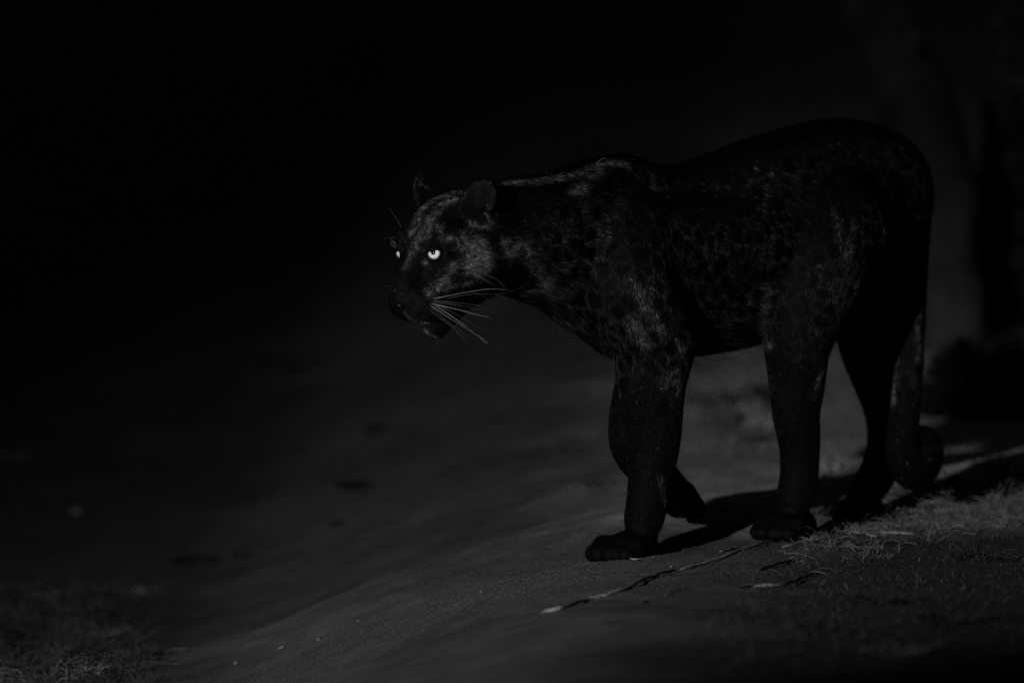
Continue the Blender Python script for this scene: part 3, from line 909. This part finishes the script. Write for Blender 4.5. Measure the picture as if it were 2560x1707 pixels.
tuft(2400, 1246, 20, 52, 120, 'grey leafy tuft in front of the dark broad leaves', dull_mat, 0.8, 0.006, group=G)
tuft(2290, 1268, 22, 64, 80, 'arching grey blades below the curled tail', dull_mat, 0.9, 0.006, group=G)
tuft(2215, 1290, 18, 44, 90, 'grey tuft hiding the heel of the far hind paw', dull_mat, 0.9, 0.004, group=G)
tuft(2510, 1195, 30, 76, 130, 'dark tuft at the right edge above the others', dark_mat, 0.8, 0.006, group=G)
tuft(2480, 1262, 34, 60, 110, 'grey tuft near the right edge of the bank', dull_mat, 0.9, 0.005, group=G)
tuft(2140, 1335, 16, 36, 80, 'sparse pale tuft just below the far hind paw', straw_mat, 1.0, 0.003, group=G)
tuft(2015, 1348, 10, 26, 50, 'short pale sprigs at the heel of the near hind paw', straw_mat, 1.0, 0.0025, group=G)
tuft(2330, 1330, 26, 44, 150, 'low grey tuft in the middle of the right foreground', dull_mat, 1.1, 0.004, group=G)
tuft(2180, 1390, 14, 30, 120, 'low sparse tuft below the curved straw', dull_mat, 1.1, 0.004, group=G)
tuft(2440, 1400, 30, 60, 170, 'dim tuft low at the right edge', dark_mat, 1.0, 0.006, group=G)
tuft(1930, 1478, 10, 34, 90, 'small dark clump touching the blurred pale stalk', dark_mat, 1.0, 0.005, group=G)
tuft(2060, 1575, 22, 46, 150, 'dark blurred clump in the bottom foreground right of centre', dark_mat, 1.2, 0.007, group=G)
tuft(2190, 1510, 18, 60, 120, 'dark blurred clump above the bottom right corner', dark_mat, 1.0, 0.007, group=G)
tuft(2360, 1560, 30, 80, 170, 'wide dim clump in the bottom right corner', dark_mat, 1.0, 0.007, group=G)
tuft(2240, 1640, 20, 60, 160, 'dim clump at the bottom edge on the right', dull_mat, 1.2, 0.006, group=G)

G2 = 'blurred clumps on the slope behind the leopard'
tuft(1868, 985, 26, 66, 70, 'blurred pale tuft behind the belly, topmost of its patch', straw_mat, 0.8, 0.005, group=G2)
tuft(1905, 1000, 24, 80, 80, 'blurred dark tuft right beside the near hind leg', dark_mat, 0.9, 0.006, group=G2)
tuft(1850, 1030, 18, 40, 60, 'blurred pale sprigs under the topmost tuft', straw_mat, 1.0, 0.007, group=G2)
tuft(1920, 1075, 24, 70, 70, 'blurred pale tuft against the front of the near hind leg', straw_mat, 0.9, 0.008, group=G2)
tuft(1850, 1098, 20, 34, 100, 'blurred dark clump lowest of the patch behind the belly', dark_mat, 1.2, 0.006, group=G2)
tuft(1790, 1012, 24, 50, 140, 'wide dim blurred clump right of the near foreleg', dark_mat, 1.2, 0.009, group=G2)
tuft(1780, 1070, 16, 44, 50, 'blurred light sprigs right of the near foreleg', dull_mat, 1.0, 0.007, group=G2)
tuft(1830, 905, 16, 60, 60, 'dim blurred clump just under the belly', dull_mat, 0.9, 0.009, group=G2)
tuft(1500, 1210, 16, 22, 110, 'dark blurred sprigs left of the near foreleg', dark_mat, 1.4, 0.006, group=G2)
tuft(1425, 1228, 12, 22, 70, 'faint blurred sprigs on the sand far left of the foreleg', dull_mat, 1.4, 0.006, group=G2)

def clod(px, py, wpx, hpx, label, mat=clod_mat, name='soil_clod', cat='clod', group='dark clods on the slope'):
    g = on_ground(px, py)
    sc = (g[1] - CAM[1]) / F
    rw, rh = wpx * sc / 2, hpx * sc / 2
    ph = RNG.uniform(0, 6, 6)
    def f(a, e):
        k = 1 + 0.16 * math.sin(3 * a + ph[0]) + 0.12 * math.sin(5 * a + 2 * e + ph[1]) + 0.10 * math.sin(4 * e + ph[2]) + 0.06 * math.sin(9 * a + ph[3])
        return np.array([rw * k * math.cos(e) * math.cos(a), rw * 0.8 * k * math.cos(e) * math.sin(a), rh * k * math.sin(e) + rh * 0.25])
    V, Fc = blob(f, 18, 10)
    o = mesh_obj(name, V, Fc, mat, None, True, g)
    return tag(o, label, cat, group)
clod(950, 1080, 78, 26, 'dark clod below the chin, largest on the slope')
clod(905, 1215, 140, 16, 'long low dark clod on the slope at centre left')
clod(500, 1405, 130, 24, 'dark lump at lower left, nearest of the clods')
clod(850, 1310, 60, 12, 'small flat clod left of the sandy crest')
clod(610, 1390, 56, 10, 'small clod right of the dark lump at lower left')
clod(40, 1140, 110, 14, 'faint pale slab at the left edge', leaf_mat, 'fallen_branch', 'branch', 'faint things far left')
clod(190, 1282, 26, 24, 'faint pale leaf standing alone far left', leaf_mat, 'dry_leaf', 'leaf', 'faint things far left')
def leaf(px, py, lpx, label):
    g = on_ground(px, py); sc = (g[1] - CAM[1]) / F; l = lpx * sc
    V = []; Fc = []
    for i in range(7):
        t = i / 6; w = 0.22 * l * math.sin(math.pi * (0.06 + 0.9 * t)); z = 0.0015 + 0.003 * t * t
        for j, s in enumerate((-1, 0, 1)):
            V.append((l * (t - 0.5), w * s * 1.6, z + 0.004 * abs(s)))
    for i in range(6):
        for j in range(2):
            k = i * 3 + j; Fc.append((k, k + 1, k + 4, k + 3))
    o = mesh_obj('dry_leaf', V, Fc, leaf_mat, None, True, g)
    o.rotation_euler = (0.05, -0.03, RNG.uniform(0, 0.6))
    return tag(o, label, 'leaf', 'dry leaves on the sand')
leaf(1525, 1560, 30, 'small pale leaf under the middle of the long brown stalk')
leaf(1868, 1470, 46, 'blurred pale leaf at the left end of the foreground stalk')
leaf(1612, 1508, 26, 'tiny leaf right of the small pale leaf')

G3 = 'dark tufts in the bottom left corner'
for (x, y, n, h, w, lb, mt) in ((50, 1650, 34, 90, 150, 'dark grass tuft in the bottom left corner', dark_mat), (170, 1640, 30, 70, 120, 'second dark tuft from the bottom left corner', dark_mat),
                                (40, 1560, 24, 60, 120, 'dark tuft at the left edge above the corner', dark_mat), (250, 1590, 20, 36, 120, 'low grey tuft at the edge of the sand', dull_mat),
                                (130, 1695, 24, 70, 150, 'grey blades along the bottom left edge', dull_mat), (300, 1530, 18, 24, 90, 'flat dark tuft where the sand begins at left', dark_mat),
                                (210, 1690, 20, 60, 90, 'grey upright tuft beside the sand at the bottom edge', dull_mat), (330, 1480, 16, 22, 90, 'low dim tuft highest of those at lower left', dull_mat)):
    tuft(x, y, n, h, w, lb, mt, 1.0, 0.006, group=G3)

# low dead grass that nobody could count, right foreground
GR = np.random.default_rng(5)
V = []; Fc = []
cnt = 0
while cnt < 22000:
    x = GR.uniform(0.25, 1.15); y = GR.uniform(-2.2, 1.1)
    px_d = sig((x - 0.46 - 0.12 * y + 0.10 * float(vnoise(x, y, 5.0))) / 0.05) * (0.35 + 0.65 * sig((float(vnoise(x, y, 7.0)) + 0.05) / 0.08))
    if GR.random() > px_d: continue
    flat = GR.random() < 0.45
    h = GR.uniform(0.003, 0.008) if flat else GR.uniform(0.008, 0.030)
    a = GR.uniform(0, 2 * math.pi); ln = GR.uniform(4, 10) if flat else GR.uniform(0.8, 3.0); w = GR.uniform(0.0005, 0.0013)
    z = gz(x, y)
    d = np.array([math.cos(a), math.sin(a)])
    s0 = len(V)
    for t in (0, 0.5, 1.0):
        cx, cy = x + d[0] * h * ln * t, y + d[1] * h * ln * t
        cz = z - 0.002 + h * (t - 0.45 * t * t * min(ln, 1.6))
        ww = w * (1 - 0.85 * t)
        V.append((cx - d[1] * ww, cy + d[0] * ww, cz)); V.append((cx + d[1] * ww, cy - d[0] * ww, cz))
    Fc += [(s0, s0 + 1, s0 + 3, s0 + 2), (s0 + 2, s0 + 3, s0 + 5, s0 + 4)]
    cnt += 1
tag(mesh_obj('dead_grass', V, Fc, noisy_mat('dead_grass_mix', 0.008, 0.15, 45, 0.8, 0.2), None, False), 'short dead grass matted over the right foreground', 'grass', None, 'stuff')

# longer dead grass round the hind feet, thinning down the bank
V = []; Fc = []
for _ in range(430):
    fx = GR.random() ** 0.8
    q = on_ground(1960 + 620 * fx, 1345 - 120 * fx + GR.normal(0, 26) + 60 * GR.random() ** 2)
    bv, bf = blades(3, GR.uniform(0.015, 0.060) * (0.6 + 0.5 * fx), 0.02, 0.0026, 1.3, GR)
    o_ = len(V); bv = bv + q
    V += bv.tolist(); Fc += [tuple(i + o_ for i in f_) for f_ in bf]
tag(mesh_obj('dry_grass', V, Fc, noisy_mat('dry_grass_mix', 0.003, 0.26, 18, 0.75, 0.2), None, False), 'tangled dry grass round the hind feet and along the bank', 'grass', None, 'stuff')

# scrub on the slope behind the belly, one blurred mass
V = []; Fc = []
for _ in range(230):
    q = on_ground(GR.normal(1835, 62), GR.normal(1035, 62))
    bv, bf = blades(5, GR.uniform(0.02, 0.05), 0.02, 0.0042, 1.0, GR)
    o_ = len(V); bv = bv + q
    V += bv.tolist(); Fc += [tuple(i + o_ for i in f_) for f_ in bf]
tag(mesh_obj('scrub', V, Fc, noisy_mat('scrub_mix', 0.004, 0.22, 16, 0.8, 0.2), None, False), 'blurred low scrub on the slope behind the belly', 'scrub', None, 'stuff')

V = []; Fc = []
for _ in range(420):
    q = on_ground(GR.uniform(-30, 420) * GR.random() ** 0.5, GR.uniform(1470, 1725))
    bv, bf = blades(5, GR.uniform(0.02, 0.06), 0.03, 0.004, 1.2, GR)
    o_ = len(V); bv = bv + q
    V += bv.tolist(); Fc += [tuple(i + o_ for i in f_) for f_ in bf]
tag(mesh_obj('verge_grass', V, Fc, noisy_mat('verge_mix', 0.004, 0.09, 14, 0.8, 0.2), None, False), 'rough dark grass of the verge at the lower left', 'grass', None, 'stuff')

# sand grains and grit
octv = np.array([(1, 0, 0), (-1, 0, 0), (0, 1, 0), (0, -1, 0), (0, 0, 1), (0, 0, -1)], float)
octf = np.array([(0, 2, 4), (2, 1, 4), (1, 3, 4), (3, 0, 4), (2, 0, 5), (1, 2, 5), (3, 1, 5), (0, 3, 5)])
NG = 42000
gxs = np.where(GR.random(NG) < 0.7, GR.uniform(-0.75, 0.25, NG), GR.normal(0.12, 0.22, NG)); gys = GR.normal(-0.12, 0.28, NG) + 0.25 * gxs
rr = np.minimum(GR.lognormal(math.log(0.00040), 0.5, NG), 0.0012)
gzs = ground_z(gxs, gys)
vv = octv[None] * (rr[:, None] * GR.uniform(0.6, 1.4, (NG, 3)))[:, None, :] + np.stack([gxs, gys, gzs + rr * 0.3], -1)[:, None, :]
ffc = (octf[None] + (np.arange(NG) * 6)[:, None, None]).reshape(-1, 3)
tag(mesh_obj('sand_grains', vv.reshape(-1, 3), ffc, stone_mat, None, False), 'loose grit scattered over the sandy bank', 'sand', None, 'stuff')
for px, py, r, lb in ((1203, 1481, 5, 'rounded pale pebble on the sand right of centre left'), (797, 1600, 6, 'pale pebble alone on the sand at lower left'), (590, 1658, 6, 'dark pebble low at the bottom left of the sand'),
                      (1678, 1418, 4, 'tiny bright pebble below the near forepaw'), (895, 1553, 4, 'small bright pebble on the sandy crest at lower left')):
    clod(px, py, r * 2.2, r * 2, lb, stone_mat, 'pebble', 'pebble', 'pebbles on the sand')

# ------------------------------------------------------------------ the tree behind
tb = on_ground(2325, 862)
tree = empty('tree', tb, 'dim blurred tree trunk leaning left behind the leopard at the right', 'tree')
TD = tb[1] - CAM[1]
def tpt(px, py, dy=0.0):
    return CAM + ray(px, py) * ((TD + dy) / ray(px, py)[1])
tp = spline([tb - np.array([0, 0, 0.1]), tpt(2330, 760), tpt(2338, 600), tpt(2340, 450), tpt(2300, 290, 0.05), tpt(2235, 120, 0.1), tpt(2160, -100, 0.2), tpt(2090, -420, 0.3), tpt(2060, -900, 0.4)], 44)
tr = np.interp(np.linspace(0, 1, 44), [0, 0.06, 0.2, 0.6, 1.0], [0.175, 0.135, 0.112, 0.088, 0.055])
V, Fc = tube(tp, tr, 20)
V = np.array(V)
for i in range(len(V)):
    c = tp[min(i // 20, 43)]
    V[i] = c + (V[i] - c) * (1 + 0.22 * float(vnoise(i % 20 * 0.8, i // 20 * 0.4, 1.0)))
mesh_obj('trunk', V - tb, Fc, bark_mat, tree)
for (i0, end, r) in ((30, (0.9, 1.0, 1.3), 0.05), (36, (-0.9, 0.4, 1.2), 0.045), (43, (0.1, -0.3, 1.2), 0.045)):
    q = spline([tp[i0], tp[i0] + np.array(end) * 0.45 + np.array([0, 0, 0.12]), tp[i0] + np.array(end)], 10)
    V, Fc = tube(q, np.linspace(r, 0.012, 10), 8)
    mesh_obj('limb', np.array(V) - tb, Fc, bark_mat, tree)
kn = tpt(2285, 98, -0.05)
V, Fc = blob(lambda a, e: kn + 0.03 * np.array([math.cos(e) * math.cos(a), 1.2 * math.cos(e) * math.sin(a), 1.3 * math.sin(e)]), 14, 8)
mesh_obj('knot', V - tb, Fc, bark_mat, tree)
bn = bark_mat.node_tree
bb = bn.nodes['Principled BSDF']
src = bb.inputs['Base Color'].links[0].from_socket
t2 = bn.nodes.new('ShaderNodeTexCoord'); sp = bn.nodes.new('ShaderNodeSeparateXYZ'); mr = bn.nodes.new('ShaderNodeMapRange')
mr.inputs[1].default_value = 0.12; mr.inputs[2].default_value = 0.50; mr.inputs[3].default_value = 1.25; mr.inputs[4].default_value = 0.28  # bark darkens upwards: the lamp's fall-off painted into its colour
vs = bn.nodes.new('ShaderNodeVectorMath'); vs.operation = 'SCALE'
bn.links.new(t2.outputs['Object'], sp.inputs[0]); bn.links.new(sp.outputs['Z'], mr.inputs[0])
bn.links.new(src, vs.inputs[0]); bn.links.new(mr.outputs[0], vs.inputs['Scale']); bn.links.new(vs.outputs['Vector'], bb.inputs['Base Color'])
cc = tp[43] + np.array([0, 0.2, 1.0])
V = []; Fc = []
for _ in range(2600):
    d = GR.normal(0, 1, 3); d /= np.linalg.norm(d)
    c = cc + d * np.array([1.5, 1.5, 0.9]) * GR.uniform(0.35, 1.0) ** 0.6
    if vnoise(c[0] * 1.0 + c[2], c[1] - c[2], 2.2) < -0.12: continue
    a = GR.normal(0, 1, 3); a /= np.linalg.norm(a); b2 = np.cross(a, d); b2 /= np.linalg.norm(b2) + 1e-9
    s0 = len(V); l = GR.uniform(0.03, 0.06)
    V += [c - a * l, c + b2 * l * 0.45, c + a * l, c - b2 * l * 0.45]
    Fc.append((s0, s0 + 1, s0 + 2, s0 + 3))
mesh_obj('crown', np.array(V) - tb, Fc, noisy_mat('foliage', 0.03, 0.07, 4, 0.6, 0.3), tree, False)

# ------------------------------------------------------------------ dark bushes added by the tree to black out lit ground at the right
added_bush_mat = noisy_mat('added_bush_leaf', 0.004, 0.016, 9, 0.7, 0.1)
def added_bush(base, size, n, leaf, label):
    root = empty('added_bush', base, label, 'added_bush', 'dark bushes added beside the tree to black out ground')
    V = []; Fc = []
    for _ in range(n):
        d = GR.normal(0, 1, 3); d /= np.linalg.norm(d); d[2] = abs(d[2])
        c = d * np.array(size) * GR.uniform(0.25, 1.0) ** 0.5 * (0.8 + 0.5 * float(vnoise(d[0] * 2 + d[2], d[1] * 2 - d[2], 1.7)))
        a = GR.normal(0, 1, 3); a /= np.linalg.norm(a); b2 = np.cross(a, GR.normal(0, 1, 3)); b2 /= np.linalg.norm(b2) + 1e-9
        s0 = len(V); l = leaf * GR.uniform(0.6, 1.3)
        V += [c - a * l, c + b2 * l * 0.45, c + a * l, c - b2 * l * 0.45]
        Fc.append((s0, s0 + 1, s0 + 2, s0 + 3))
    tag(mesh_obj('foliage', V, Fc, added_bush_mat, root, False), kind='stuff')  # leaves of the added bush
    for k in range(7):
        a = k / 7 * 2 * math.pi + 0.3
        V, Fc = tube(spline([(0.02 * math.cos(a), 0.02 * math.sin(a), -0.03), (size[0] * 0.3 * math.cos(a), size[1] * 0.3 * math.sin(a), size[2] * 0.4), (size[0] * 0.55 * math.cos(a), size[1] * 0.55 * math.sin(a), size[2] * 0.85)], 8), np.linspace(0.008, 0.002, 8), 6)
        mesh_obj('added_bush_stem', V, Fc, bark_mat, root)
g_ = tb + np.array([0.34, 0.55, 0.0]); g_[2] = gz(g_[0], g_[1])
added_bush(g_, (0.24, 0.30, 1.05), 5200, 0.030, 'tall black leaf mass added to darken the right edge behind the tree trunk')
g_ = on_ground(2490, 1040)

added_bush(g_, (0.24, 0.12, 0.215), 4200, 0.014, 'low black leaf mass added in place of shade at the foot of the tree, right of the tail')
